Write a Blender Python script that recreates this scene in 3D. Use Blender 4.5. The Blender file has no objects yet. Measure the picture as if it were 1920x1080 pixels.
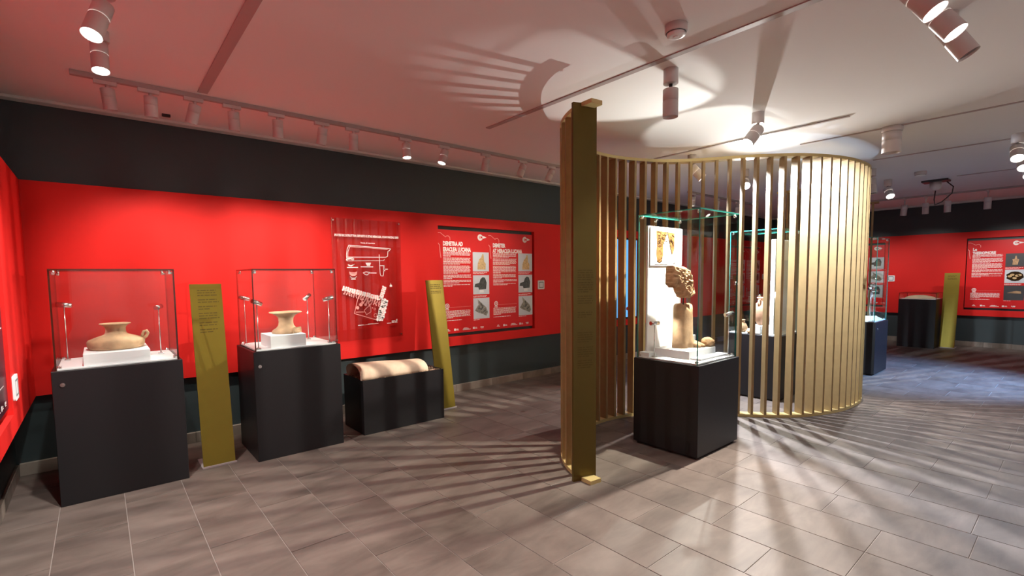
import bpy, bmesh, math, random
from mathutils import Vector, Matrix
random.seed(7)
C = bpy.context.scene.collection
S = bpy.context.scene

# ------------------------------------------------------------------ camera
cam = bpy.data.cameras.new('camera'); camo = bpy.data.objects.new('camera', cam); C.objects.link(camo)
cam.sensor_width = 36; cam.lens = 17.086; cam.shift_x = 0.00918; cam.shift_y = 0.02272; cam.clip_start = 0.02
YAW, PIT, ROL = 0.69298, -0.071966, -0.01132
fw = Vector((math.sin(YAW)*math.cos(PIT), math.cos(YAW)*math.cos(PIT), math.sin(PIT)))
r0 = Vector((math.cos(YAW), -math.sin(YAW), 0)); u0 = r0.cross(fw)
rr = r0*math.cos(ROL)+u0*math.sin(ROL); uu = u0*math.cos(ROL)-r0*math.sin(ROL)
camo.matrix_world = Matrix(((rr.x, uu.x, -fw.x, 0), (rr.y, uu.y, -fw.y, 0), (rr.z, uu.z, -fw.z, 1.55), (0, 0, 0, 1)))
S.camera = camo
# ------------------------------------------------------------------ world, exposure
w = bpy.data.worlds.new('world'); S.world = w; w.use_nodes = True
w.node_tree.nodes['Background'].inputs[0].default_value = (0.5, 0.5, 0.55, 1)
w.node_tree.nodes['Background'].inputs[1].default_value = 0.05
S.view_settings.view_transform = 'Standard'; S.view_settings.look = 'None'
S.view_settings.exposure = 0.2; S.view_settings.gamma = 1.0; S.view_settings.use_curve_mapping = False
cy = S.cycles
cy.max_bounces = 10; cy.diffuse_bounces = 5; cy.glossy_bounces = 4; cy.transparent_max_bounces = 32; cy.transmission_bounces = 6
cy.sample_clamp_indirect = 4.0; cy.caustics_reflective = False; cy.caustics_refractive = False; cy.use_denoising = True
WARM = (1.0, 0.90, 0.78); NEUT = (1.0, 0.95, 0.90); COOL = (0.80, 0.88, 1.0)
# lamp powers (lamps are built below; the last power drives added reflection spots)
P_WALL, P_L1, P_L2, P_L3, P_L4, P_ROW, P_A, P_FAR, P_BLUE, P_CASE, P_REFLECT = 37, 36, 680, 900, 500, 20, 170, 110, 1800, 4.2, 80

# ------------------------------------------------------------------ materials
def nt(name):
    m = bpy.data.materials.new(name); m.use_nodes = True
    return m, m.node_tree, m.node_tree.nodes['Principled BSDF']
def flat(name, col, rough=0.6, metal=0.0, spec=0.5, vary=0.0, scale=8.0, bump=0.0, bscale=60.0):
    m, t, b = nt(name)
    b.inputs['Base Color'].default_value = (*col, 1); b.inputs['Roughness'].default_value = rough
    b.inputs['Metallic'].default_value = metal; b.inputs['Specular IOR Level'].default_value = spec
    if vary or bump:
        tc = t.nodes.new('ShaderNodeTexCoord')
    if vary:
        n = t.nodes.new('ShaderNodeTexNoise'); n.inputs['Scale'].default_value = scale; n.inputs['Detail'].default_value = 6
        t.links.new(tc.outputs['Object'], n.inputs['Vector'])
        cr = t.nodes.new('ShaderNodeValToRGB')
        cr.color_ramp.elements[0].position = 0.3; cr.color_ramp.elements[1].position = 0.7
        cr.color_ramp.elements[0].color = (*[c*(1-vary) for c in col], 1)
        cr.color_ramp.elements[1].color = (*[min(1, c*(1+vary)) for c in col], 1)
        t.links.new(n.outputs[0], cr.inputs[0]); t.links.new(cr.outputs[0], b.inputs['Base Color'])
    if bump:
        n2 = t.nodes.new('ShaderNodeTexNoise'); n2.inputs['Scale'].default_value = bscale; n2.inputs['Detail'].default_value = 4
        t.links.new(tc.outputs['Object'], n2.inputs['Vector'])
        bp = t.nodes.new('ShaderNodeBump'); bp.inputs['Strength'].default_value = bump; bp.inputs['Distance'].default_value = 0.01
        t.links.new(n2.outputs[0], bp.inputs['Height']); t.links.new(bp.outputs[0], b.inputs['Normal'])
    return m
def emis(name, col, s):
    m, t, b = nt(name)
    b.inputs['Base Color'].default_value = (0, 0, 0, 1)
    b.inputs['Emission Color'].default_value = (*col, 1); b.inputs['Emission Strength'].default_value = s
    return m
def glass(name, tint=(0.965, 0.985, 0.975), f0=0.022, k=0.5, rough=0.0):
    m = bpy.data.materials.new(name); m.use_nodes = True; t = m.node_tree; t.nodes.clear()
    o = t.nodes.new('ShaderNodeOutputMaterial'); mx = t.nodes.new('ShaderNodeMixShader')
    tr = t.nodes.new('ShaderNodeBsdfTransparent'); tr.inputs[0].default_value = (*tint, 1)
    gl = t.nodes.new('ShaderNodeBsdfGlossy'); gl.inputs['Roughness'].default_value = rough
    lw = t.nodes.new('ShaderNodeLayerWeight'); lw.inputs[0].default_value = 0.5
    p = t.nodes.new('ShaderNodeMath'); p.operation = 'POWER'; p.inputs[1].default_value = 5
    a = t.nodes.new('ShaderNodeMath'); a.operation = 'MULTIPLY_ADD'; a.inputs[1].default_value = k; a.inputs[2].default_value = f0
    t.links.new(lw.outputs['Facing'], p.inputs[0]); t.links.new(p.outputs[0], a.inputs[0]); t.links.new(a.outputs[0], mx.inputs[0])
    t.links.new(tr.outputs[0], mx.inputs[1]); t.links.new(gl.outputs[0], mx.inputs[2]); t.links.new(mx.outputs[0], o.inputs[0])
    return m
def floor_mat(name, base_dark, base_light, rough=0.52):
    m, t, b = nt(name)
    geo = t.nodes.new('ShaderNodeNewGeometry'); info = t.nodes.new('ShaderNodeObjectInfo')
    off = t.nodes.new('ShaderNodeVectorMath'); off.operation = 'MULTIPLY_ADD'
    off.inputs[1].default_value = (37, 53, 11)
    cmb = t.nodes.new('ShaderNodeCombineXYZ')
    for i in range(3): t.links.new(info.outputs['Random'], cmb.inputs[i])
    t.links.new(cmb.outputs[0], off.inputs[0]); t.links.new(geo.outputs['Position'], off.inputs[2])
    mp = t.nodes.new('ShaderNodeMapping'); mp.inputs['Scale'].default_value = (1.6, 5.0, 1); t.links.new(off.outputs[0], mp.inputs[0])
    n = t.nodes.new('ShaderNodeTexNoise'); n.inputs['Scale'].default_value = 1.0; n.inputs['Detail'].default_value = 9; n.inputs['Roughness'].default_value = 0.62
    n.inputs['Distortion'].default_value = 0.6
    t.links.new(mp.outputs[0], n.inputs['Vector'])
    n3 = t.nodes.new('ShaderNodeTexNoise'); n3.inputs['Scale'].default_value = 3.0; n3.inputs['Detail'].default_value = 5; t.links.new(off.outputs[0], n3.inputs['Vector'])
    add = t.nodes.new('ShaderNodeMath'); add.operation = 'MULTIPLY_ADD'; add.inputs[1].default_value = 0.45
    t.links.new(n3.outputs[0], add.inputs[0]); t.links.new(n.outputs[0], add.inputs[2])
    rnd = t.nodes.new('ShaderNodeMath'); rnd.operation = 'MULTIPLY_ADD'; rnd.inputs[1].default_value = 0.10
    t.links.new(info.outputs['Random'], rnd.inputs[0]); t.links.new(add.outputs[0], rnd.inputs[2])
    cr = t.nodes.new('ShaderNodeValToRGB'); e = cr.color_ramp.elements
    e[0].position = 0.5; e[0].color = (*base_dark, 1); e[1].position = 1.05; e[1].color = (*base_light, 1)
    t.links.new(rnd.outputs[0], cr.inputs[0]); t.links.new(cr.outputs[0], b.inputs['Base Color'])
    b.inputs['Roughness'].default_value = rough; b.inputs['Specular IOR Level'].default_value = 0.35
    bp = t.nodes.new('ShaderNodeBump'); bp.inputs['Strength'].default_value = 0.12; bp.inputs['Distance'].default_value = 0.004
    t.links.new(n.outputs[0], bp.inputs['Height']); t.links.new(bp.outputs[0], b.inputs['Normal'])
    return m
M = {}
M['red'] = flat('red_paint', (0.70, 0.019, 0.016), 0.55, spec=0.2, bump=0.05, bscale=220, vary=0.04, scale=1.5)
M['redpanel'] = flat('red_print', (0.68, 0.014, 0.016), 0.42, spec=0.3)
M['dark'] = flat('charcoal_paint', (0.031, 0.045, 0.050), 0.5, bump=0.05, bscale=200)
M['black'] = flat('matt_black', (0.006, 0.003, 0.003), 0.6)
M['case'] = flat('anthracite_laminate', (0.0105, 0.0098, 0.0115), 0.42, spec=0.35)
M['ceil'] = flat('ceiling_paint', (0.86, 0.855, 0.85), 0.85, bump=0.03, bscale=90)
M['trim'] = flat('white_trim_paint', (0.72, 0.70, 0.68), 0.6)
M['slot'] = flat('grey_track_metal', (0.40, 0.35, 0.345), 0.5)
M['white'] = flat('white_board', (0.86, 0.88, 0.90), 0.5)
M['lampw'] = flat('white_lamp_enamel', (0.60, 0.56, 0.55), 0.4)
M['lampd'] = flat('dark_lamp_detail', (0.03, 0.028, 0.028), 0.4)
M['gold'] = flat('gold_paint', (0.30, 0.20, 0.085), 0.45, metal=0.15, vary=0.08, scale=14, bump=0.05, bscale=160)
M['shadedgold'] = flat('gold_paint_backlit_shade', (0.115, 0.082, 0.012), 0.42, metal=0.55, vary=0.05, scale=5)  # gold paint with the end board's backlit shade put into its colour
M['goldlight'] = flat('gold_rail_paint', (0.55, 0.42, 0.18), 0.42, metal=0.2)
M['lectern'] = flat('olive_gold_paint', (0.215, 0.16, 0.018), 0.40, metal=0.6, vary=0.05, scale=5)
M['ink'] = flat('dark_gold_print', (0.085, 0.06, 0.010), 0.6, spec=0.2)
M['print'] = flat('white_print', (0.95, 0.88, 0.86), 0.6)
M['printp'] = flat('pale_pink_print', (0.92, 0.36, 0.33), 0.6)
M['chrome'] = flat('chrome', (0.75, 0.75, 0.74), 0.18, metal=1.0)
M['terra'] = flat('pale_terracotta', (0.52, 0.33, 0.18), 0.8, vary=0.25, scale=30, bump=0.25, bscale=50)
M['clay'] = flat('buff_clay', (0.42, 0.265, 0.145), 0.8, vary=0.3, scale=10, bump=0.2, bscale=60)
M['tilec'] = flat('cream_fired_clay', (0.64, 0.50, 0.36), 0.8, vary=0.15, scale=7, bump=0.2, bscale=40)
M['pink'] = flat('pink_clay', (0.60, 0.34, 0.22), 0.75, vary=0.15, scale=10, bump=0.15)
M['sand'] = flat('pale_sand', (0.78, 0.70, 0.52), 0.9, vary=0.12, scale=30, bump=0.4, bscale=80)
M['soil'] = flat('brown_gravel', (0.34, 0.245, 0.17), 0.9, vary=0.6, scale=25)
M['mortar'] = flat('light_grout', (0.30, 0.265, 0.24), 0.7)
M['tile'] = floor_mat('stone_floor_tile', (0.068, 0.051, 0.043), (0.175, 0.140, 0.121))
M['skirt'] = floor_mat('stone_skirting', (0.11, 0.088, 0.072), (0.34, 0.285, 0.245))
M['glass'] = glass('clear_case_glass')
M['acrylic'] = glass('clear_acrylic', (0.90, 0.86, 0.86), 0.03, 0.6)
m, t, b = nt('green_glass_edge'); b.inputs['Base Color'].default_value = (0.022, 0.19, 0.155, 1); b.inputs['Roughness'].default_value = 0.08
b.inputs['Specular IOR Level'].default_value = 0.9; M['gedge'] = m
m, t, b = nt('glass_edge_dark_reflection'); b.inputs['Base Color'].default_value = (0.05, 0.012, 0.006, 1); b.inputs['Roughness'].default_value = 0.1; M['bedge'] = m  # glass edge with the dark red room seen in it painted in
M['lens'] = emis('lit_lens', (1.0, 0.96, 0.88), 22)
M['lensoff'] = flat('unlit_lens', (0.10, 0.09, 0.09), 0.2)
M['screen'] = emis('lit_blue_screen', (0.13, 0.46, 0.95), 1.0)
M['screenw'] = emis('lit_pale_screen', (0.70, 0.78, 0.92), 0.9)
M['screend'] = emis('screen_figure_print', (0.25, 0.03, 0.02), 0.5)
M['photo'] = flat('photo_paper', (0.66, 0.70, 0.76), 0.5)
M['photodark'] = flat('dark_photo_paper', (0.05, 0.05, 0.055), 0.5)
M['ochre'] = flat('ochre_photo_print', (0.62, 0.42, 0.20), 0.6, vary=0.3, scale=40)
M['umber'] = flat('umber_relief_print', (0.20, 0.105, 0.035), 0.8, spec=0.1, vary=0.4, scale=40)
M['slate'] = flat('slate_photo_print', (0.06, 0.065, 0.065), 0.6, vary=0.6, scale=40)
M['stone'] = flat('stone_photo_print', (0.26, 0.25, 0.22), 0.6, vary=0.6, scale=30)
M['sketch'] = flat('brown_ink_print', (0.035, 0.017, 0.006), 0.8, spec=0.1)
M['violet'] = flat('panel_grazing_reflection', (0.025, 0.012, 0.022), 0.3)  # side-wall panel's dark grazing reflection put into its base colour
M['cable'] = flat('black_cable', (0.02, 0.02, 0.02), 0.5)
M['greyprint'] = flat('grey_print', (0.22, 0.24, 0.25), 0.6)

# ------------------------------------------------------------------ mesh helpers
def link(name, me, parent=None, loc=None):
    o = bpy.data.objects.new(name, me); C.objects.link(o)
    if parent is not None: o.parent = parent
    if loc is not None: o.location = loc
    return o
def thing(name, label, cat, loc=(0, 0, 0), rz=0, group=None, kind=None):
    o = bpy.data.objects.new(name, None); C.objects.link(o); o.location = loc; o.rotation_euler = (0, 0, rz); o.empty_display_size = 0.1
    return tag(o, label, cat, group, kind)
def tag(o, label=None, cat=None, group=None, kind=None):
    if label: o['label'] = label
    if cat: o['category'] = cat
    if group: o['group'] = group
    if kind: o['kind'] = kind
    return o
class MB:
    def __init__(s): s.b = bmesh.new()
    def box(s, x0, x1, y0, y1, z0, z1, bev=0.0, mi=0, seg=1):
        v = [s.b.verts.new((x, y, z)) for z in (z0, z1) for y in (y0, y1) for x in (x0, x1)]
        fs = [s.b.faces.new([v[i] for i in f]) for f in ((0, 2, 3, 1), (4, 5, 7, 6), (0, 1, 5, 4), (2, 6, 7, 3), (0, 4, 6, 2), (1, 3, 7, 5))]
        for f in fs: f.material_index = mi
        if bev:
            es = list({e for f in fs for e in f.edges})
            bmesh.ops.bevel(s.b, geom=es, offset=bev, segments=seg, affect='EDGES', profile=0.5)
        return fs
    def obox(s, c, ax, hx, hy, z0, z1, mi=0):   # box with horizontal axis ax (2D unit), half sizes
        ax = Vector((ax[0], ax[1])); n = Vector((-ax.y, ax.x)); c = Vector(c[:2])
        v = []
        for z in (z0, z1):
            for sy in (-1, 1):
                for sx in (-1, 1):
                    p = c+ax*hx*sx+n*hy*sy; v.append(s.b.verts.new((p.x, p.y, z)))
        for f in ((0, 2, 3, 1), (4, 5, 7, 6), (0, 1, 5, 4), (2, 6, 7, 3), (0, 4, 6, 2), (1, 3, 7, 5)):
            s.b.faces.new([v[i] for i in f]).material_index = mi
    def tube(s, pts, rad, n=10, mi=0, cap=True, smooth=True):
        pts = [Vector(p) for p in pts]; R = rad if isinstance(rad, (list, tuple)) else [rad]*len(pts); rings = []
        ref = None
        for i, p in enumerate(pts):
            d = (pts[min(i+1, len(pts)-1)]-pts[max(i-1, 0)]).normalized()
            if ref is None: ref = d.orthogonal().normalized()
            x = (ref-d*ref.dot(d)).normalized(); ref = x; y = d.cross(x)
            rings.append([s.b.verts.new(p+(x*math.cos(2*math.pi*k/n)+y*math.sin(2*math.pi*k/n))*R[i]) for k in range(n)])
        for a, b in zip(rings, rings[1:]):
            for k in range(n):
                f = s.b.faces.new((a[k], a[(k+1) % n], b[(k+1) % n], b[k])); f.material_index = mi; f.smooth = smooth
        if cap:
            s.b.faces.new(rings[0][::-1]).material_index = mi; s.b.faces.new(rings[-1]).material_index = mi
    def lathe(s, prof, n=32, mi=0, c=(0, 0, 0), sx=1.0, sy=1.0, smooth=True, jit=0.0):
        rings = []
        for r, z in prof:
            rings.append([s.b.verts.new((c[0]+sx*r*(1+jit*math.sin(3*k*2*math.pi/n+z*20))*math.cos(2*math.pi*k/n), c[1]+sy*r*math.sin(2*math.pi*k/n), c[2]+z)) for k in range(n)])
        for a, b in zip(rings, rings[1:]):
            for k in range(n):
                f = s.b.faces.new((a[k], a[(k+1) % n], b[(k+1) % n], b[k])); f.smooth = smooth; f.material_index = mi
        s.b.faces.new(rings[0][::-1]).material_index = mi; s.b.faces.new(rings[-1]).material_index = mi
    def poly(s, pts, mi=0):
        s.b.faces.new([s.b.verts.new(p) for p in pts]).material_index = mi
    def prism(s, pts, d, mi=0):   # polygon pts extruded by vector d
        a = [s.b.verts.new(p) for p in pts]; bb = [s.b.verts.new(Vector(p)+Vector(d)) for p in pts]
        s.b.faces.new(a[::-1]).material_index = mi; s.b.faces.new(bb).material_index = mi
        for i in range(len(pts)):
            j = (i+1) % len(pts); s.b.faces.new((a[i], a[j], bb[j], bb[i])).material_index = mi
    def build(s, name, mats, parent=None, loc=None, normals=True):
        if normals: bmesh.ops.recalc_face_normals(s.b, faces=s.b.faces[:])
        me = bpy.data.meshes.new(name); s.b.to_mesh(me); s.b.free()
        for mm in (mats if isinstance(mats, (list, tuple)) else [mats]): me.materials.append(mm)
        return link(name, me, parent, loc)
def box(name, b, mat, parent=None, bev=0.0, loc=None):
    q = MB(); q.box(*b, bev=bev); return q.build(name, mat, parent, loc)
class Flat:
    """flat print on a plane: origin O, in-plane axes U and V, lifted off along N"""
    def __init__(s, O, U, V, N, lift=0.001): s.O, s.U, s.V, s.N, s.l, s.m = Vector(O), Vector(U), Vector(V), Vector(N), lift, MB()
    def p(s, u, v): return s.O+s.U*u+s.V*v+s.N*s.l
    def quad(s, u0, u1, v0, v1, mi=0): s.m.poly([s.p(u0, v0), s.p(u1, v0), s.p(u1, v1), s.p(u0, v1)], mi)
    def poly(s, pts, mi=0): s.m.poly([s.p(*q) for q in pts], mi)
    def line(s, pts, wd, mi=0):
        for a, b in zip(pts, pts[1:]):
            d = Vector((b[0]-a[0], b[1]-a[1])); L = d.length
            if L < 1e-6: continue
            d /= L; n = Vector((-d.y, d.x))*wd/2; e = d*wd/3
            s.poly([(a[0]+n.x-e.x, a[1]+n.y-e.y), (a[0]-n.x-e.x, a[1]-n.y-e.y), (b[0]-n.x+e.x, b[1]-n.y+e.y), (b[0]+n.x+e.x, b[1]+n.y+e.y)], mi)
    def disc(s, u, v, r, mi=0, n=14, ru=None): s.poly([(u+(ru or r)*math.cos(2*math.pi*k/n), v+r*math.sin(2*math.pi*k/n)) for k in range(n)], mi)
    def ring(s, u, v, r, wd, mi=0, n=18, a0=0, a1=2*math.pi):
        for k in range(n):
            a, b = a0+(a1-a0)*k/n, a0+(a1-a0)*(k+1)/n; i, o = r-wd/2, r+wd/2
            s.poly([(u+i*math.cos(a), v+i*math.sin(a)), (u+o*math.cos(a), v+o*math.sin(a)), (u+o*math.cos(b), v+o*math.sin(b)), (u+i*math.cos(b), v+i*math.sin(b))], mi)
    def rows(s, u0, u1, v1, n, pitch, hgt, mi=0, short=0.25, seed=0):
        rg = random.Random(seed)
        for i in range(n):
            end = u1-(rg.random()*0.06*(u1-u0)); v = v1-i*pitch
            if i == n-1: end = u0+(u1-u0)*(short+0.5*rg.random())
            u = u0
            while u < end-0.004:
                ww = min(rg.uniform(0.012, 0.055), end-u); s.quad(u, u+ww, v-hgt, v, mi); u += ww+0.006
    def build(s, name, mats, parent):
        o = s.m.build(name, mats, parent, normals=False)
        if name in ('printed_text', 'drawing', 'wall_drawing', 'ink_lines', 'grey_lines'): o['kind'] = 'stuff'
        return o
def text(name, body, O, U, V, N, size, mat, parent, width=None, lift=0.002, bold=0.0):
    cu = bpy.data.curves.new(name, 'FONT'); cu.body = body; cu.size = size; cu.offset = bold; cu.resolution_u = 2
    o = bpy.data.objects.new(name, cu); C.objects.link(o); bpy.context.view_layer.update()
    me = bpy.data.meshes.new_from_object(o.evaluated_get(bpy.context.evaluated_depsgraph_get()))
    C.objects.unlink(o); bpy.data.objects.remove(o)
    xs = [v.co.x for v in me.vertices]; wd = (max(xs)-min(xs)) if xs else 1
    sc = (width/wd) if width else 1
    O, U, V, N = Vector(O), Vector(U), Vector(V), Vector(N)
    for v in me.vertices: v.co = O+U*(v.co.x*sc)+V*v.co.y+N*lift
    me.materials.clear(); me.materials.append(mat)
    return link(name, me, parent)

# ------------------------------------------------------------------ floor
X0, X1, Y0, Y1, H = -0.58, 13.78, -3.5, 5.40, 2.97
fl = box('floor', (X0, X1, Y0, Y1, -0.08, -0.003), M['mortar']); fl['kind'] = 'structure'
tp, tl, g = 0.3475, 0.70, 0.0022
cells = []
for i in range(-2, 40):
    xa = 0.066+i*tp; ph = 0.37 if i % 2 else 0.02
    if i == 9: ph = 0.02
    if i == 10: ph = 0.34
    j = math.floor((Y0-ph)/tl)
    while ph+j*tl < Y1:
        x0, x1, y0, y1 = max(xa, X0), min(xa+tp, X1), max(ph+j*tl, Y0), min(ph+j*tl+tl, Y1); j += 1
        if x1-x0 < 0.02 or y1-y0 < 0.02: continue
        cx, cyy = (x0+x1)/2, (y0+y1)/2
        dv = cx*fw.x+cyy*fw.y; side = abs(cx*rr.x+cyy*rr.y)
        vis = dv > 0.3 and side < 1.25*dv+0.4
        cells.append((0 if vis else 1, math.hypot(cx, cyy), x0, x1, y0, y1))
cells.sort()
tcache = {}
def tile_mesh(wd, ln):
    k = (round(wd, 3), round(ln, 3))
    if k not in tcache:
        q = MB(); a, b_, c_ = wd/2-g, ln/2-g, 0.0015
        lo = [q.b.verts.new((sx*a, sy*b_, -0.003)) for sx, sy in ((-1, -1), (1, -1), (1, 1), (-1, 1))]
        mi = [q.b.verts.new((sx*a, sy*b_, -0.001)) for sx, sy in ((-1, -1), (1, -1), (1, 1), (-1, 1))]
        hi = [q.b.verts.new((sx*(a-c_), sy*(b_-c_), 0)) for sx, sy in ((-1, -1), (1, -1), (1, 1), (-1, 1))]
        for A, B in ((lo, mi), (mi, hi)):
            for n in range(4): q.b.faces.new((A[n], A[(n+1) % 4], B[(n+1) % 4], B[n]))
        q.b.faces.new(hi)
        me = bpy.data.meshes.new('floor_tile'); q.b.to_mesh(me); q.b.free(); me.materials.append(M['tile']); tcache[k] = me
    return tcache[k]
for c in cells[:300]:
    link('floor_tile', tile_mesh(c[3]-c[2], c[5]-c[4]), fl, ((c[2]+c[3])/2, (c[4]+c[5])/2, 0))
q = MB()
for c in cells[300:]: q.box(c[2]+g, c[3]-g, c[4]+g, c[5]-g, -0.003, 0.0)
o = q.build('floor_tiles_beyond', M['tile'], fl); o['kind'] = 'stuff'

# ------------------------------------------------------------------ ceiling and walls
o = box('ceiling', (X0-0.1, X1+0.1, Y0-0.1, Y1+0.1, H, H+0.1), M['ceil']); o['kind'] = 'structure'
def wall(name, b, mat=None):
    o = box(name, b, mat or M['dark']); o['kind'] = 'structure'; return o
wb = wall('wall_back', (X0-0.1, X1+0.1, 5.40, 5.50, 0, H))
wl = wall('wall_left', (X0-0.1, X0, Y0, 5.40, 0, H))
wr = wall('wall_right', (X1, X1+0.1, Y0, 5.40, 0, H))
wf = wall('wall_front', (X0-0.1, X1+0.1, Y0-0.1, Y0, 0, H), M['ceil'])
RB, RT = 0.635, 2.342
def red_board(parent, axis, front, back, a0, a1, holes):
    """red wall lining on a wall, with openings (a from, a to, z from, z to)"""
    q = MB()
    av = sorted({a0, a1, *[h[0] for h in holes], *[h[1] for h in holes]}); zv = sorted({RB, RT, *[h[2] for h in holes], *[h[3] for h in holes]})
    inh = lambda a, z: any(h[0] < a < h[1] and h[2] < z < h[3] for h in holes)
    P = (lambda a, d, z: (a, d, z)) if axis == 'x' else (lambda a, d, z: (d, a, z))
    for i in range(len(av)-1):
        for j in range(len(zv)-1):
            if not inh((av[i]+av[i+1])/2, (zv[j]+zv[j+1])/2):
                q.poly([P(av[i], front, zv[j]), P(av[i+1], front, zv[j]), P(av[i+1], front, zv[j+1]), P(av[i], front, zv[j+1])])
    def rect(A0, A1, Z0, Z1):
        q.poly([P(A0, front, Z0), P(A1, front, Z0), P(A1, back, Z0), P(A0, back, Z0)]); q.poly([P(A0, front, Z1), P(A1, front, Z1), P(A1, back, Z1), P(A0, back, Z1)])
        q.poly([P(A0, front, Z0), P(A0, front, Z1), P(A0, back, Z1), P(A0, back, Z0)]); q.poly([P(A1, front, Z0), P(A1, front, Z1), P(A1, back, Z1), P(A1, back, Z0)])
    rect(a0, a1, RB, RT)
    for h in holes: rect(*h)
    return q.build('red_lining', M['red'], parent)
red_board(wb, 'x', 5.34, 5.399, -0.43, 13.72, [(3.375, 5.065, 0.755, 2.208), (6.82, 7.72, 0.745, 2.215), (11.3, 12.99, 0.755, 2.208)])
red_board(wl, 'y', -0.43, X0+0.001, Y0+0.01, 5.34, [(2.39, 4.08, 0.755, 2.208)])
red_board(wr, 'y', 13.72, X1-0.001, Y0+0.01, 5.34, [(-0.07, 1.625, 0.755, 2.208), (2.965, 4.655, 0.755, 2.208)])
def skirting(name, a0, a1, fn, step=0.6):
    first = None
    root = thing(name, None, None); root['kind'] = 'structure'
    a = a0; k = 0
    while a < a1-0.05:
        b_ = min(a+step, a1); q = MB(); q.box(*fn(a+0.001, b_-0.001), bev=0.001); q.build('baseboard_tile', M['skirt'], root); a = b_
    return root
skirting('baseboard_back', X0+0.02, X1-0.02, lambda a, b: (a, b, 5.365, 5.40, 0.0005, 0.098))
skirting('baseboard_left', Y0, 5.36, lambda a, b: (X0, X0+0.02, a, b, 0.0005, 0.098))
skirting('baseboard_right', Y0, 5.36, lambda a, b: (X1-0.025, X1, a, b, 0.0005, 0.098))
o = box('trim_1', (X0, X1, 5.30, 5.40, H-0.022, H), M['trim'], bev=0.003); o['kind'] = 'structure'
o = box('trim_2', (X1-0.12, X1, Y0, 5.30, H-0.03, H), M['trim'], bev=0.003); o['kind'] = 'structure'
# lighting slots running across the ceiling
for i, (x, y0, y1, wd) in enumerate([(0.69, -3.0, 4.37, 0.066), (2.955, -3.0, 3.75, 0.05), (5.34, 1.46, 3.48, 0.035), (6.065, -3.0, 2.11, 0.03), (7.655, -3.0, 1.82, 0.03), (9.95, -3.0, 1.33, 0.03)]):
    o = box('trim_%d' % (i+3), (x-wd/2, x+wd/2, y0, y1, H-0.008, H), M['slot'], bev=0.001); o['kind'] = 'structure'

# ------------------------------------------------------------------ lamps
def spot_light(parent, pos, aim, power, col, ang=80, blend=0.6, rad=0.03):
    L = bpy.data.lights.new('lamp_light', 'SPOT'); L.energy = power; L.color = col; L.spot_size = math.radians(ang); L.spot_blend = blend; L.shadow_soft_size = rad
    o = bpy.data.objects.new('lamp_light', L); C.objects.link(o); o.parent = parent
    o.location = pos; o.rotation_euler = Vector(aim).to_track_quat('-Z', 'Y').to_euler()
    return o
def spotlight(label, x, y, ztop, aim, power=0, col=NEUT, ang=80, blend=0.6, rad=0.03, hr=0.05, hl=0.17, mount='drum', drop=0.045, group=None, lit=None, rad_m=0.05, mh=0.10, rec=0.012):
    aim = Vector(aim).normalized(); lit = power > 0 if lit is None else lit
    t = thing('spotlight', label, 'spotlight', (x, y, ztop), group=group)
    q = MB()
    if mount == 'drum':
        q.lathe([(rad_m*0.97, -mh), (rad_m, -mh+0.004), (rad_m, 0)], 24); jz = -mh
    else:
        q.box(-0.075, 0.055, -0.017, 0.017, -0.028, 0, bev=0.003); jz = -0.028
    q.build('mount', M['lampw'], t)
    q = MB(); q.tube([(0, 0, jz+0.003), (0, 0, jz-drop)], 0.012, 10)
    top = Vector((0, 0, jz-drop)); q.tube([top-aim*0.0, top+aim*0.02], 0.016, 10); q.build('joint', M['lampd'] if mount == 'drum' else M['lampw'], t)
    a = top-aim*0.01; q = MB()
    L = hl
    q.tube([a, a+aim*0.004, a+aim*L*0.42], [hr*0.93, hr, hr], 24, cap=True); q.tube([a+aim*(L*0.42+0.003), a+aim*L], [hr, hr], 24, cap=False)
    q.tube([a+aim*(L*0.42-0.001), a+aim*(L*0.42+0.004)], hr*0.96, 24); 
    # front rim
    q.tube([a+aim*L, a+aim*(L-0.004), a+aim*(L-rec)], [hr, hr*0.91, hr*0.90], 24, cap=False)
    hd = q.build('head', M['lampw'], t)
    q = MB(); q.tube([a+aim*(L-rec-0.004), a+aim*(L-rec)], hr*0.90, 24); q.build('lens', M['lens'] if lit else M['lensoff'], hd)
    if power: spot_light(t, a+aim*(L+0.004), aim, power, col, ang, blend, rad)
    return t
# wall track and its spotlights along the long red wall
def track(name, label, b): return tag(box(name, b, M['slot'], bev=0.002), label, 'track')
track('lighting_track', 'long grey lighting track over the left red wall, hung with twelve spotlights', (-0.07, 4.68, 4.43, 4.466, 2.938, H))
track('lighting_track', 'far grey lighting track seen through the slats above the tall glass case', (7.85, 10.6, 4.43, 4.466, 2.938, H))
track('lighting_track', 'grey lighting track along the far right wall above the dark band', (11.93, 11.965, -2.5, 4.2, 2.938, H))
ordn = ['first', 'second', 'third', 'fourth', 'fifth', 'sixth', 'seventh', 'eighth', 'ninth', 'tenth', 'eleventh', 'twelfth']
heads = [(0.125, 0.1, 0.1), (0.371, 0.0, 0.12), (0.649, -0.22, 0.25), (0.911, 0.05, 0.15), (1.245, 0.04, 0.2), (1.626, -0.1, 0.2), (1.909, 0.06, 0.2), (2.456, 0.0, -0.12), (2.918, -0.33, 0.0), (3.48, -0.05, 0.3), (4.046, -0.35, 0.2), (4.535, -0.42, 0.2)]
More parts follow.
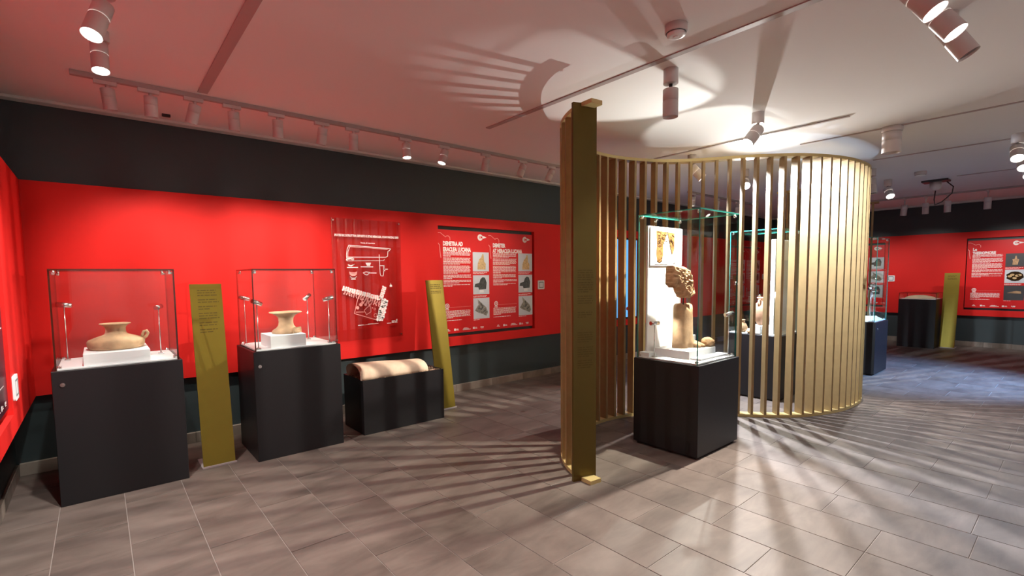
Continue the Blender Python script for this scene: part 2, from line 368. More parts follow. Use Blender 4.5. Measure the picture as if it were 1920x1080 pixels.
for i, (x, ax, ay) in enumerate(heads):
    lab = 'white track spotlight over the red wall, %s from the left corner' % ordn[i]
    if i == 7: lab = 'glowing white track spotlight over the red wall, brightest lens of the row'
    if i == 8: lab = 'tilted white track spotlight with a thin glowing lens, right of the brightest one'
    tt = spotlight(lab, x, 4.448, 2.938, (ax, ay, -1), 0, hr=0.042, hl=0.145, mount='track', drop=0.03, group='spotlights on the left wall track', lit=i in (7, 8), rec=0.008 if i in (7, 8) else 0.09)
    spot_light(tt, (ax*0.19, ay*0.19, -0.25), (ax*0.3, 0.66, -1), P_WALL*(0.6, 1.0, 0.7, 1.1, 1.4, 1.2, 0.8, 0.8, 0.8, 0.9, 0.8, 0.7)[i], WARM, 72, 0.9, 0.03)
for i, x in enumerate((8.025, 8.883, 9.702)):
    spotlight('small far track spotlight behind the slats, %s from the left' % ordn[i], x, 4.448, 2.938, (0, 0.12, -1), P_WALL*0.8, WARM, 90, 0.9, hr=0.043, hl=0.16, mount='track', drop=0.03, group='spotlights on the far wall track')
for i, y in enumerate((2.315, 2.005, 1.70, 1.18, 0.69, 3.3, 4.0)):
    lab = ['small white spotlight against the far dark band, %s from the left' % ordn[i]][0] if i < 5 else 'small white spotlight on the far right track behind the slats, %s' % ('nearer the sand case', 'nearer the corner')[i-5]
    spotlight(lab, 11.948, y, 2.938, ((0.12, 0.1, -1), (0.02, 0, -1), (0.05, 0, -1), (0, 0, -1), (0, 0, -1), (0.1, 0, -1), (0.1, 0, -1))[i], 0, hr=0.05, hl=0.2, mount='track', drop=0.10, group='spotlights on the far right track', rec=0.1)
    o = C.objects[-1] if False else None
for y in (3.6, 2.2, 1.0, -0.5):
    hold = [k for k in C.objects if k.get('group') == 'spotlights on the far right track']
    hh = min(hold, key=lambda k: abs(k.location.y-y))
    spot_light(hh, (0.06, y-hh.location.y if abs(y-hh.location.y) < 0.3 else 0, -0.36), (1, 0, -0.85), P_FAR*0.5, NEUT, 78, 0.9)
# single ceiling spotlights
spotlight('lit dark-looking ceiling spotlight at the top left, upper of the pair', 0.09, 3.00, H, (-0.28, -0.30, -0.9), P_A, NEUT, 135, 0.6, hr=0.042, hl=0.19)
spotlight('lit ceiling spotlight at the top left, lower of the pair, above the wall track', 0.079, 3.67, H, (0.0, -0.22, -0.97), P_A, NEUT, 135, 0.6, hr=0.042, hl=0.17, mh=0.06, drop=0.02)
spotlight('grey cylindrical ceiling spotlight hanging straight down right of the tall golden end board', 3.141, 1.923, H, (-0.0, 0, -1), P_L1, NEUT, 100, 0.8, rec=0.07, lit=False, hr=0.052, hl=0.19)
spotlight('lit white ceiling spotlight tilted left above the curved slat rail', 4.58, 1.94, H, (-0.72, 0.26, -0.86), P_L2, WARM, 108, 0.75, rad=0.022, hr=0.052, hl=0.19)
spotlight('lit spotlight behind the slats tilted right, left of the round glowing one', 5.55, 3.10, H, (0.35, -0.55, -0.75), P_L3, COOL, 112, 0.35, rad=0.022, hr=0.052, hl=0.19)
spotlight('round glowing spotlight behind the slats facing the room', 6.90, 3.08, H, (-0.66, -0.42, -0.62), P_L4, NEUT, 112, 0.35, rad=0.022, hr=0.055, hl=0.17)
spotlight('large bluish ceiling spotlight hanging straight down above the right end of the rail', 6.086, 1.303, H, (0, 0, -1), P_ROW*0.4, COOL, 110, 0.8, rec=0.1, lit=False, hr=0.078, hl=0.2, rad_m=0.085, mh=0.05, drop=0.01)
spotlight('unlit grey ceiling spotlight half hidden by the right edge of the slat screen', 8.30, 1.99, H, (-0.1, -0.12, -1), 0, hr=0.06, hl=0.21, rad_m=0.06)
spotlight('glowing white ceiling spotlight right of the slat screen, over the far case', 9.47, 2.05, H, (-0.5, -0.35, -0.8), P_FAR, NEUT, 105, 0.6, hr=0.055, hl=0.17)
for i, (x, lab) in enumerate(((7.45, 'nearest'), (8.2, 'middle'), (8.95, 'farthest'))):
    spotlight('lit ceiling spotlight at the right edge of the frame, %s of the three stacked there' % lab, x, 0.54, H, (-0.62, -0.1, -0.8), P_FAR*0.6, COOL, 100, 0.7, hr=0.055, hl=0.17, group='spotlights at the right edge')
for i, (x, y, lab, pw, aim) in enumerate(((3.01, 0.61, 'lit ceiling spotlight at the top right, upper of the glowing two', P_ROW, (0.0, -0.55, -0.83)), (3.353, 0.585, 'lit ceiling spotlight at the top right, lower of the glowing two', P_ROW, (0.0, -0.55, -0.83)), (3.698, 0.57, 'pale ceiling spotlight at the top right with its lens turned away', P_ROW, (0.1, -0.5, -0.85)))):
    spotlight(lab, x, y, H, aim, pw, NEUT, 85, 0.8, hr=0.052, hl=0.2, mh=0.06, drop=0.02, lit=i < 2)
# added unseen lamps: fill bounced off the front wall, blue stand-in for a screen
for x, y, pw, col, lab in ((0.6, -1.6, 130, NEUT, 'added fill spotlight behind the viewer, left of three washing the unseen front wall'), (3.4, -1.6, 130, NEUT, 'added fill spotlight behind the viewer, middle of three washing the unseen front wall'), (6.4, -1.6, 130, NEUT, 'added fill spotlight behind the viewer, right of three washing the unseen front wall'), (9.3, -0.9, P_BLUE, (0.25, 0.5, 1.0), 'added blue spotlight standing in for an unseen screen beyond the right frame edge')):
    spotlight(lab, x, y, H, (0.0, 0.6, -0.65) if x > 9 else (0.0, -0.9, -0.7), pw, col, 120 if x < 9 else 64, 0.9, hr=0.052, hl=0.19)
# detectors
def detector(label, x, y, r):
    t = thing('smoke_detector', label, 'detector', (x, y, H))
    q = MB(); q.lathe([(r*0.92, -0.045), (r, -0.04), (r, 0)], 28); q.build('base', M['lampw'], t)
    q = MB(); q.lathe([(r*0.55, -0.064), (r*0.80, -0.06), (r*0.84, -0.045)], 28); q.lathe([(r*0.2, -0.068), (r*0.25, -0.064)], 12); q.build('sensor_cap', M['white'], t)
    q = MB(); q.lathe([(r*0.9, -0.0475), (r*0.9, -0.0445)], 28); q.build('grille', M['lampd'], t)
detector('round smoke detector on the ceiling above the hanging grey spotlight', 2.621, 1.575, 0.062)
detector('small far smoke detector on the ceiling right of the slat screen', 9.113, 1.604, 0.07)
t = thing('junction_box', 'far ceiling bracket with a loop of black cable', 'bracket', (10.164, 1.597, H))
q = MB(); q.box(-0.12, 0.12, -0.16, 0.16, -0.03, 0, bev=0.006); q.build('bracket', M['lampd'], t)
q = MB(); q.lathe([(0.03, -0.16), (0.07, -0.12), (0.075, -0.03)], 16); q.build('socket', M['lampw'], t)
q = MB(); q.tube([(0.05, -0.12, -0.03), (0.05, -0.2, -0.12), (0.04, -0.19, -0.22), (0.02, -0.08, -0.34), (0.0, 0.0, -0.38), (0, 0.01, -0.3), (0, 0, -0.16)], 0.008, 8); q.build('cable', M['cable'], t)
t = tag(box('cable_clip', (0.50, 0.56, 5.12, 5.15, H-0.02, H), M['lampd']), 'tiny black clip on the ceiling above the dark band at the left', 'clip')

# ------------------------------------------------------------------ printed wall panels
def logos(F, u0, v, mi=0):
    for k, (du, wd) in enumerate(((0.0, 0.06), (0.12, 0.075), (0.26, 0.13), (0.43, 0.075), (0.56, 0.06))):
        u = u0+du
        if k in (1, 3):
            F.quad(u-0.03, u, v-0.014, v+0.016, mi); F.quad(u+0.006, u+wd-0.03, v-0.010, v-0.003, mi); F.quad(u+0.006, u+wd-0.036, v+0.003, v+0.009, mi)
        elif k == 4:
            for j in range(3): F.quad(u-0.03+0.02*j, u-0.016+0.02*j, v-0.002, v+0.014, mi)
            F.quad(u-0.02, u+0.022, v-0.012, v-0.007, mi)
        else:
            F.quad(u-0.03, u-0.03+wd, v-0.012, v-0.005, mi); F.quad(u-0.022, u-0.034+wd*0.8, v+0.001, v+0.008, mi); F.quad(u-0.012, u-0.03+wd*0.6, v+0.011, v+0.016, mi)
def comet(F, u, v, s=1.0, mi=0):
    F.ring(u, v, 0.030*s, 0.028*s, mi, 16, 0.55, 5.9)
    F.poly([(u+0.036*s, v+0.026*s), (u+0.075*s, v+0.016*s), (u+0.112*s, v+0.002*s), (u+0.06*s, v-0.012*s), (u+0.040*s, v-0.014*s)], mi); F.disc(u, v, 0.008*s, mi, 8)
def emblem(F, u, v, mi=0):
    F.ring(u, v+0.01, 0.030, 0.010, mi, 12); F.ring(u, v+0.01, 0.013, 0.008, mi, 8)
    for k in range(5): F.line([(u-0.022+0.011*k, v-0.025), (u-0.026+0.013*k, v-0.045)], 0.006, mi)
def photo(parent, F0, cx, cz, wd, ht, kind, O, U, V, N):
    card = Flat(O, U, V, N, 0.0012); card.quad(cx-wd/2, cx+wd/2, cz-ht/2, cz+ht/2)
    dark = kind in ('statue', 'sherd')
    c = card.build('photo', M['photodark'] if dark else (M['photo']), parent)
    F = Flat(O, U, V, N, 0.002); S_ = lambda pts: [(cx+wd*a, cz+ht*b) for a, b in pts]
    if kind == 'hand':
        F.poly(S_([(-0.22, -0.40), (0.28, -0.40), (0.30, -0.10), (0.20, 0.02), (0.17, 0.40), (0.10, 0.42), (0.02, 0.24), (-0.10, 0.14), (-0.20, -0.10)])); F.build('artefact_print', M['ochre'], c)
    elif kind == 'bust':
        F.poly(S_([(-0.15, -0.26), (0.30, -0.24), (0.34, 0.10), (0.24, 0.36), (0.10, 0.40), (-0.04, 0.30), (-0.12, 0.10), (-0.38, 0.04), (-0.42, -0.12), (-0.18, -0.14)])); F.build('artefact_print', M['slate'], c)
        F = Flat(O, U, V, N, 0.0022); F.poly(S_([(-0.12, -0.42), (0.16, -0.42), (0.14, -0.28), (-0.10, -0.28)])); F.build('plinth_print', M['white'], c)
    elif kind == 'crest':
        F.poly(S_([(-0.24, 0.44), (0.02, 0.24), (0.30, 0.02), (0.40, -0.22), (0.30, -0.38), (0.06, -0.28), (-0.22, -0.20), (-0.40, -0.10), (-0.28, 0.08), (-0.18, 0.18)])); F.build('artefact_print', M['stone'], c)
        F = Flat(O, U, V, N, 0.0022)
        for pts in ([(-0.05, 0.22), (0.05, 0.12), (0.02, 0.02)], [(-0.18, -0.02), (0.0, -0.05), (0.1, 0.05)], [(0.1, -0.2), (0.25, -0.1)]): F.line(S_(pts), 0.012)
        F.build('shade_print', M['slate'], c)
    elif kind == 'statue':
        F.poly(S_([(-0.16, -0.34), (0.10, -0.34), (0.14, -0.05), (0.16, 0.06), (0.06, 0.10), (0.03, 0.32), (-0.03, 0.32), (-0.06, 0.10), (-0.17, 0.06), (-0.14, -0.06)])); F.build('artefact_print', M['terra'], c)
    elif kind == 'sherd':
        F.poly(S_([(-0.34, -0.02), (0.36, -0.04), (0.34, 0.10), (0.1, 0.14), (-0.2, 0.06)])); F.build('artefact_print', M['clay'], c)
    elif kind == 'relief':
        F.poly(S_([(0.42*math.cos(a*0.4)*(1+0.1*math.sin(a*3)), 0.36*math.sin(a*0.4)) for a in range(16)])); F.build('artefact_print', M['sketch'], c)
        F = Flat(O, U, V, N, 0.0022)
        for k in range(5): F.disc(cx+wd*(-0.25+0.12*k), cz+ht*(0.14*math.sin(k*2.2)), 0.022, ru=0.03)
        F.build('highlight_print', M['ochre'], c)
def info_panel(label, O, U, N, cols, kinds, dark=False, width=1.66):
    """board 1.66 x 1.36 m in its recess; O is the board's lower left front corner"""
    O, U, N = Vector(O), Vector(U), Vector(N); V = Vector((0, 0, 1))
    t = thing('information_panel', label, 'panel', O)
    O = Vector((0, 0, 0))
    q = MB(); q.prism([O, O+U*width, O+U*width+V*1.36, O+V*1.36], -N*0.03); q.build('board', M['violet'] if dark else M['redpanel'], t)
    q = MB(); q.prism([O+U*-0.0-V*0.045-N*0.0545, O+U*(width+0.028)-V*0.045-N*0.0545, O+U*(width+0.028)+V*1.405-N*0.0545, O-V*0.045-N*0.0545], N*0.002); q.build('backing', M['black'], t)
    q = MB()
    for a in (0.2, width-0.2):
        for z in (0.2, 1.16): q.tube([O+U*a+V*z-N*0.0525, O+U*a+V*z-N*0.03], 0.02, 10)
    q.build('spacer', M['black'], t)
    for ci, (h1, h2, w1, w2) in enumerate(cols):
        d = 0.826*ci; F = Flat(O, U, V, N)
        A, Bm = 0.08+d, None
        if h1: text('heading', h1, O+U*A+V*1.158, U, V, N, 0.075, M['print'], t, w1, bold=0.004)
        if h2: text('heading', h2, O+U*A+V*1.083, U, V, N, 0.075, M['print'], t, w2, bold=0.004)
        comet(F, 0.685+d, 1.283)
        F.line([(0.005+d, 1.318), (0.045+d, 1.318), (0.08+d, 1.295), (0.122+d, 1.268), (0.135+d, 1.280), (0.165+d, 1.283), (0.19+d, 1.262), (0.192+d, 1.225)], 0.008, 1)
        F.line([(0.008+d, 1.185), (0.03+d, 1.16), (0.034+d, 1.08), (0.046+d, 1.0)], 0.010, 1)
        v = 1.082-0.01
        for gi, nrow in enumerate((4, 6, 7, 4, 3, 2)):
            F.rows(A, A+0.445, v, nrow, 0.0158, 0.0078, 0, seed=ci*17+gi); v -= nrow*0.0158+0.009
        emblem(F, 0.128+d, 0.355); F.line([(0.165+d, 0.345), (0.515+d, 0.350)], 0.003, 1)
        F.rows(A-0.002, A+0.43, 0.302, 7, 0.0148, 0.0072, 0, seed=ci+99); F.rows(A-0.002, A+0.3, 0.178, 1, 0.015, 0.0075, 0, 0.8, seed=ci+50)
        logos(F, 0.165+d if ci else 0.14+d, 0.046)
        for pv in (0.806, 0.486, 0.158): F.rows(0.555+d, 0.8+d, pv, 2 if pv > 0.2 else 1, 0.013, 0.006, 0, 0.4, seed=int(pv*100)+ci)
        F.build('printed_text', [M['print'], M['printp']], t)
        if not dark:
            for (pz, ph), kd in zip(((0.950, 0.262), (0.637, 0.262), (0.312, 0.287)), kinds): photo(t, F, 0.693+d, pz, 0.278, ph, kd, O, U, V, N)
    return t
info_panel('red bilingual information panel with six artefact photos, beside the wall plaque', (3.377, 5.358, 0.80), (1, 0, 0), (0, -1, 0), [('DEMETRA AD', 'ERACLEA LUCANA', 0.312, 0.445), ('DEMETER', 'AT HERACLEA LUCANA', 0.228, 0.555)], ('hand', 'bust', 'crest'))
info_panel('red information panel with dark photos on the far wall, right of the golden board', (13.74, 1.61, 0.80), (0, -1, 0), (-1, 0, 0), [('Le', 'THESMOPHORIE', 0.06, 0.335), ('', '', 0, 0)], ('statue', 'relief', 'sherd'))
info_panel('red information panel on the far right wall seen behind the sand case', (13.74, 4.64, 0.80), (0, -1, 0), (-1, 0, 0), [('', '', 0, 0), ('', '', 0, 0)], ('bust', 'crest', 'bust'))
info_panel('red information panel at the far end of the long wall, seen through the slats', (11.302, 5.358, 0.80), (1, 0, 0), (0, -1, 0), [('', '', 0, 0), ('', '', 0, 0)], ('crest', 'bust', 'hand'))
info_panel('information panel with dark grazing reflection painted in, at the left edge of the frame', (-0.448, 2.41, 0.80), (0, 1, 0), (1, 0, 0), [('', '', 0, 0), ('', '', 0, 0)], (), dark=True)
def plaque(label, O, U, N, s=0.135):
    O, U, N = Vector(O), Vector(U), Vector(N); V = Vector((0, 0, 1)); t = thing('wall_plaque', label, 'plaque', O); O = Vector((0, 0, 0))
    q = MB(); r = 0.014; pts = []
    for cx, cz, a0 in ((s-r, s-r, 0), (r, s-r, 90), (r, r, 180), (s-r, r, 270)):
        for k in range(4): a = math.radians(a0+30*k); pts.append(O+U*(cx+r*math.cos(a))+V*(cz+r*math.sin(a)))
    q.prism(pts, -N*0.012); q.build('plate', M['white'], t)
    F = Flat(O, U, V, N, 0.001); a, b = s*0.2, s*0.8
    F.line([(a, a), (b, a), (b, b), (a, b), (a, a)], 0.011); F.build('printed_frame', M['greyprint'], t)
plaque('small white square plaque right of the bilingual panel', (5.129, 5.327, 1.345), (1, 0, 0), (0, -1, 0))
plaque('small white square plaque on the far right wall behind the sand case', (13.707, 2.905, 1.335), (0, -1, 0), (-1, 0, 0))
plaque('small white square plaque on the long wall seen through the second case', (13.08, 5.327, 1.40), (1, 0, 0), (0, -1, 0), 0.13)
plaque('white square plaque low on the side wall beside the darkened information panel', (-0.417, 4.10, 0.83), (0, 1, 0), (1, 0, 0), 0.15)
# television in the wall behind the slats
t = thing('display_screen', 'lit blue display screen in the red wall behind the curved slats', 'screen', (7.27, 5.36, 0.76))
box('frame', (-0.44, 0.44, 0, 0.035, 0, 1.44), M['black'], t, 0.004)
F = Flat((0, -0.001, 0), (1, 0, 0), (0, 0, 1), (0, -1, 0), 0.0); F.quad(-0.32, 0.42, 0.022, 1.42); F.build('lit_picture', M['screen'], t)
F = Flat((0, -0.001, 0), (1, 0, 0), (0, 0, 1), (0, -1, 0), 0.0); F.quad(-0.42, -0.32, 0.022, 1.42); F.build('pale_margin', M['screenw'], t)
F = Flat((0, -0.002, 0), (1, 0, 0), (0, 0, 1), (0, -1, 0), 0.001); F.poly([(0.10, 0.16), (0.14, 0.14), (0.22, 0.15), (0.30, 0.14), (0.30, 0.22), (0.2, 0.24), (0.16, 0.21), (0.11, 0.20)]); F.build('picture_figure', M['screend'], t)

# acrylic drawing board with the white excavation drawing
t = thing('acrylic_poster', 'clear acrylic sheet with a white excavation drawing on the red wall', 'poster', (2.41, 5.30, 0.84))
ox, oz = 1.99-2.41, 0.0
q = MB(); q.box(ox, ox+0.835, 0.008, 0.014, 0, 1.37); q.build('acrylic_sheet', M['acrylic'], t)
for u in (0.02, 0.815):
    for v in (0.025, 1.345):
        q = MB(); q.tube([(ox+u, 0.0, v), (ox+u, 0.039, v)], 0.008, 10); q.build('standoff', M['chrome'], t)
U_, V_, N_ = Vector((1, 0, 0)), Vector((0, 0, 1)), Vector((0, -1, 0)); OP = Vector((0, 0.006, 0))
D = lambda x, z: (x-2.41, z-0.84)
text('heading', 'IPOTESI RICOSTRUTTIVA DEPOSITO E SITAS HERACLEA, SCAVI PARZIALI 2003', OP+Vector((2.021-2.41, 0, 2.012-0.84)), U_, V_, N_, 0.034, M['print'], t, 0.774, bold=0.0016)
text('heading', 'Tegola di copertura', OP+Vector((2.318-2.41, 0, 1.94-0.84)), U_, V_, N_, 0.020, M['print'], t, 0.175, bold=0.0008)
F = Flat(OP, U_, V_, N_, 0.0005); W = 0.0075; T = lambda *p: [D(*x) for x in p]
F.line(T((2.155, 1.745), (2.150, 1.80), (2.160, 1.87), (2.181, 1.916), (2.42, 1.904), (2.65, 1.892), (2.69, 1.888), (2.675, 1.868), (2.655, 1.86), (2.648, 1.80), (2.625, 1.788), (2.156, 1.783)), W)
F.line(T((2.195, 1.908), (2.168, 1.84), (2.165, 1.79)), 0.005); F.line(T((2.193, 1.900), (2.45, 1.892), (2.65, 1.880)), 0.004)
F.line(T((2.145, 1.75), (2.155, 1.768), (2.22, 1.772), (2.235, 1.765), (2.228, 1.752), (2.205, 1.757), (2.2, 1.763), (2.16, 1.758)), 0.008)
F.line(T((2.150, 1.74), (2.60, 1.749), (2.605, 1.765)), 0.004)
F.line(T((2.155, 1.667), (2.277, 1.668)), 0.009); F.line(T((2.165, 1.70), (2.195, 1.688), (2.24, 1.704), (2.20, 1.682), (2.168, 1.69)), 0.007)
F.line(T((2.316, 1.675), (2.46, 1.675)), 0.009); F.poly(T((2.371, 1.722), (2.44, 1.723), (2.425, 1.687), (2.388, 1.687)))
F.poly(T((2.174, 1.622), (2.20, 1.612), (2.24, 1.612), (2.268, 1.622), (2.262, 1.59), (2.24, 1.57), (2.205, 1.57), (2.18, 1.59)), 1); F.line(T((2.19, 1.605), (2.22, 1.596), (2.255, 1.606)), 0.005); F.line(T((2.198, 1.537), (2.245, 1.537)), 0.009); F.line(T((2.185, 1.565), (2.205, 1.55), (2.24, 1.55), (2.26, 1.565)), 0.004)
F.line(T((2.339, 1.607), (2.375, 1.618), (2.42, 1.610), (2.40, 1.592), (2.385, 1.582), (2.36, 1.590), (2.339, 1.607)), 0.008); F.line(T((2.415, 1.605), (2.50, 1.604)), 0.008)
F.line(T((2.543, 1.817), (2.545, 1.70), (2.548, 1.60), (2.556, 1.570), (2.585, 1.568), (2.592, 1.60), (2.600, 1.66), (2.603, 1.69), (2.55, 1.689)), 0.007); F.line(T((2.598, 1.685), (2.595, 1.64), (2.61, 1.63)), 0.010); F.line(T((2.615, 1.648), (2.645, 1.648)), 0.008)
F.poly(T((2.665, 1.44), (2.697, 1.44), (2.697, 1.46), (2.684, 1.466), (2.681, 1.485), (2.677, 1.485), (2.676, 1.466), (2.665, 1.46)))
F.line(T((2.271, 1.331), (2.219, 1.147), (2.495, 1.053)), 0.007, 1); F.line(T((2.236, 1.162), (2.345, 1.158), (2.336, 1.176), (2.395, 1.225), (2.418, 1.215), (2.42, 1.156), (2.364, 1.125), (2.35, 1.155)), 0.007, 1)
for c_ in ((2.26, 1.21, 0.02), (2.30, 1.245, 0.022), (2.32, 1.265, 0.018), (2.36, 1.24, 0.013), (2.405, 1.236, 0.013), (2.44, 1.20, 0.008)): F.disc(D(*c_[:2])[0], D(*c_[:2])[1], c_[2], 1, 7)
F.ring(*D(2.468, 1.185), 0.011, 0.004, 1, 10); F.ring(*D(2.355, 1.243), 0.014, 0.004, 1, 10); F.ring(*D(2.475, 1.112), 0.02, 0.005, 1, 10)
F.quad(*D(2.26, 0)[:1], *D(2.325, 0)[:1], 1.005-0.84, 1.013-0.84); F.quad(*D(2.38, 0)[:1], *D(2.445, 0)[:1], 1.010-0.84, 1.018-0.84); F.line(T((2.26, 1.004), (2.51, 1.016)), 0.003); F.line(T((2.62, 1.008), (2.67, 1.008)), 0.006); F.rows(*D(2.68, 0)[:1], *D(2.76, 0)[:1], 1.035-0.84, 3, 0.010, 0.006, 0, 0.9); F.poly(T((2.738, 1.032), (2.755, 1.032), (2.755, 1.052), (2.738, 1.048)))
def band(a, b, wd, mi):
    a, b = Vector(a), Vector(b); n_ = (b-a).normalized(); n_ = Vector((-n_.y, n_.x))*wd/2
    F.poly([D(*(a+n_)), D(*(a-n_)), D(*(b-n_)), D(*(b+n_))], mi)
band((2.092, 1.438), (2.545, 1.305), 0.046, 1); band((2.60, 1.445), (2.55, 1.32), 0.042, 1); band((2.598, 1.285), (2.527, 1.05), 0.076, 1)
F.build('drawing', [M['print'], M['printp']], t)
rg = random.Random(3); F = Flat(OP, U_, V_, N_, 0.0007)
def stones(a, b, wd, n, mi=0):
    a, b = Vector(a), Vector(b); d = (b-a).normalized(); nn = Vector((-d.y, d.x))
    for i in range(n):
        for k in (-1, 0, 1):
            c = a+(b-a)*((i+0.5+rg.uniform(-0.2, 0.2))/n)+nn*wd*(k*0.34+rg.uniform(-0.06, 0.06)); r = wd*rg.uniform(0.19, 0.25); ph = rg.random()*6
            F.poly([D(c.x+r*(1+rg.uniform(-0.25, 0.25))*math.cos(ph+q_*1.047), c.y+r*(1+rg.uniform(-0.25, 0.25))*math.sin(ph+q_*1.047)) for q_ in range(6)], mi)
stones((2.09, 1.438), (2.545, 1.305), 0.052, 18); stones((2.60, 1.445), (2.545, 1.30), 0.05, 7); stones((2.60, 1.29), (2.525, 1.045), 0.085, 11)
stones((2.10, 1.392), (2.54, 1.25), 0.045, 16, 1); stones((2.30, 1.30), (2.53, 1.225), 0.035, 8, 1)
F.build('wall_drawing', [M['print'], M['printp']], t)

# ------------------------------------------------------------------ display cases
def pane(name, b, parent, edge, thin):
    q = MB(); fs = q.box(*b)
    for f in fs:
        n = f.normal if f.normal.length else None
    q.b.normal_update()
    for f in q.b.faces:
        f.material_index = 0 if abs(f.normal[thin]) > 0.5 else 1
    return q.build(name, [M['glass'], M[edge]], parent)
def display_case(label, x0, x1, y0, y1, h, gt, edge, inset=0.02, rods=(), lock=None, toe=0.02, deckin=0.022):
    cx, cyy = (x0+x1)/2, (y0+y1)/2; t = thing('display_case', label, 'display case', (cx, cyy, 0))
    a, b = (x1-x0)/2, (y1-y0)/2
    q = MB(); q.box(-a, a, -b, b, toe, h, bev=0.003)
    q.build('plinth', M['case'], t)
    if toe: box('toe_base', (-a+0.025, a-0.025, -b+0.025, b-0.025, 0, toe), M['black'], t)
    ai, bi = a-inset, b-inset; g_ = 0.010; z0 = h
    box('deck', (-ai+g_+0.001, ai-g_-0.001, -bi+g_+0.001, bi-g_-0.001, h, h+0.012), M['white'], t, 0.001)
    pane('glass_pane', (-ai, ai, -bi, -bi+g_, z0, gt-g_), t, edge, 1)
    pane('glass_pane', (-ai, ai, bi-g_, bi, z0, gt-g_), t, edge, 1)
    pane('glass_pane', (-ai, -ai+g_, -bi+g_, bi-g_, z0, gt-g_), t, edge, 0)
    pane('glass_pane', (ai-g_, ai, -bi+g_, bi-g_, z0, gt-g_), t, edge, 0)
    pane('glass_top', (-ai, ai, -bi, bi, gt-g_, gt), t, edge, 2)
    for sx in (-1, 1):
        for sy in (-1, 1):
            q = MB(); X, Y = sx*(ai-0.028), sy*(bi-0.028)
            q.tube([(X, Y, gt-g_-0.001), (X, Y, gt-g_-0.022)], 0.011, 10)
            q.tube([(X, Y, gt-0.03), (X+sx*0.017, Y, gt-0.03)], 0.009, 8); q.tube([(X, Y, gt-0.03), (X, Y+sy*0.017, gt-0.03)], 0.009, 8)
            q.tube([(X, Y, gt-0.022), (X, Y, gt-0.04)], 0.007, 8); q.build('corner_clip', M['chrome'], t)
            q = MB(); q.tube([(X, Y, h+0.012), (X, Y, h+0.03)], 0.008, 8)
            q.tube([(X, Y, h+0.022), (X+sx*0.017, Y, h+0.022)], 0.006, 8); q.tube([(X, Y, h+0.022), (X, Y+sy*0.017, h+0.022)], 0.006, 8); q.build('base_clip', M['chrome'], t)
    if lock:
        q = MB(); lx, lz, side = lock
        if side == 'f': q.tube([(lx-cx, -b-0.0005, lz), (lx-cx, -b-0.006, lz)], 0.014, 14); q.tube([(lx-cx, -b-0.005, lz), (lx-cx, -b-0.009, lz)], 0.008, 12)
        else: q.tube([(a+0.0005, lx-cyy, lz), (a+0.006, lx-cyy, lz)], 0.014, 14)
        q.build('lock', M['chrome'], t)
    for rx, ry, rz, ax in rods:
        q = MB(); q.box(rx-cx-0.018, rx-cx+0.018, ry-cyy-0.018, ry-cyy+0.018, h+0.012, h+0.024, bev=0.002)
        q.tube([(rx-cx, ry-cyy, h+0.024), (rx-cx, ry-cyy, rz-0.012)], 0.0042, 8)
        rd = q.build('spot_rod', M['chrome'], t)
        c = Vector((rx-cx, ry-cyy, rz)); d = Vector(ax).normalized()
        q = MB(); q.tube([c-d*0.045, c+d*0.045], 0.019, 14); q.tube([c+d*0.044, c+d*0.048], 0.015, 14); q.build('spot_head', M['chrome'], rd)
        if P_CASE: spot_light(t, c+d*0.055, d+Vector((0, 0, -0.5)), P_CASE, NEUT, 90, 0.8, 0.012)
    return t
display_case('black plinth glass case at the far left with a wide flat pot', -0.277, 0.47, 4.43, 5.06, 0.94, 1.633, 'bedge', rods=((-0.205, 4.90, 1.372, (1, -0.2, -0.1)), (0.365, 4.79, 1.333, (-0.5, -1, -0.1))), lock=(-0.222, 0.845, 'f'), toe=0.0)
display_case('black plinth glass case with a trumpet mouthed vase neck, second from the left corner', 0.965, 1.705, 4.418, 5.05, 0.94, 1.635, 'bedge', rods=((1.015, 4.90, 1.378, (1, -0.4, -0.3)), (1.02, 4.475, 1.352, (1, 0.5, -0.4)), (1.56, 4.86, 1.37, (-0.8, -0.6, -0.5)), (1.625, 4.475, 1.364, (-1, 0.3, -0.25))), lock=(1.01, 0.815, 'f'), toe=0.0)
display_case('tall glass case on a black plinth with a terracotta statue before the slats', 3.745, 4.466, 2.004, 2.632, 0.795, 2.085, 'gedge', rods=((3.823, 2.47, 1.114, (1, -0.3, 0.0)), (4.372, 2.062, 1.187, (-1, 0.35, -0.2))), lock=(3.80, 0.70, 'x'), toe=0.022)
display_case('tall glass case behind the slats with an amphora and a tall white panel', 6.20, 6.86, 2.315, 2.96, 0.795, 2.08, 'gedge', rods=((6.24, 2.355, 1.30, (0.8, 0.5, 0.1)), (6.80, 2.80, 1.25, (-1, -0.3, -0.2)), (6.30, 2.88, 1.42, (1, -0.3, -0.2))), toe=0.02)  # front-left rod is added to brighten the face of the white panel
display_case('tall glass case with a sand bed right of the slat screen', 8.83, 9.515, 1.98, 2.62, 0.80, 2.065, 'gedge', rods=((8.93, 2.07, 1.36, (0.2, 1, -0.1)), (8.98, 2.05, 1.27, (0.2, 1, -0.1)), (9.42, 2.2, 1.29, (-1, 0.3, -0.1))), lock=(8.93, 0.70, 'f'), toe=0.02)

def blk(label, b, name='display_block'):
    q = MB(); q.box(*b, bev=0.0015); return tag(q.build(name, M['white']), label, 'block')
D1 = 0.952
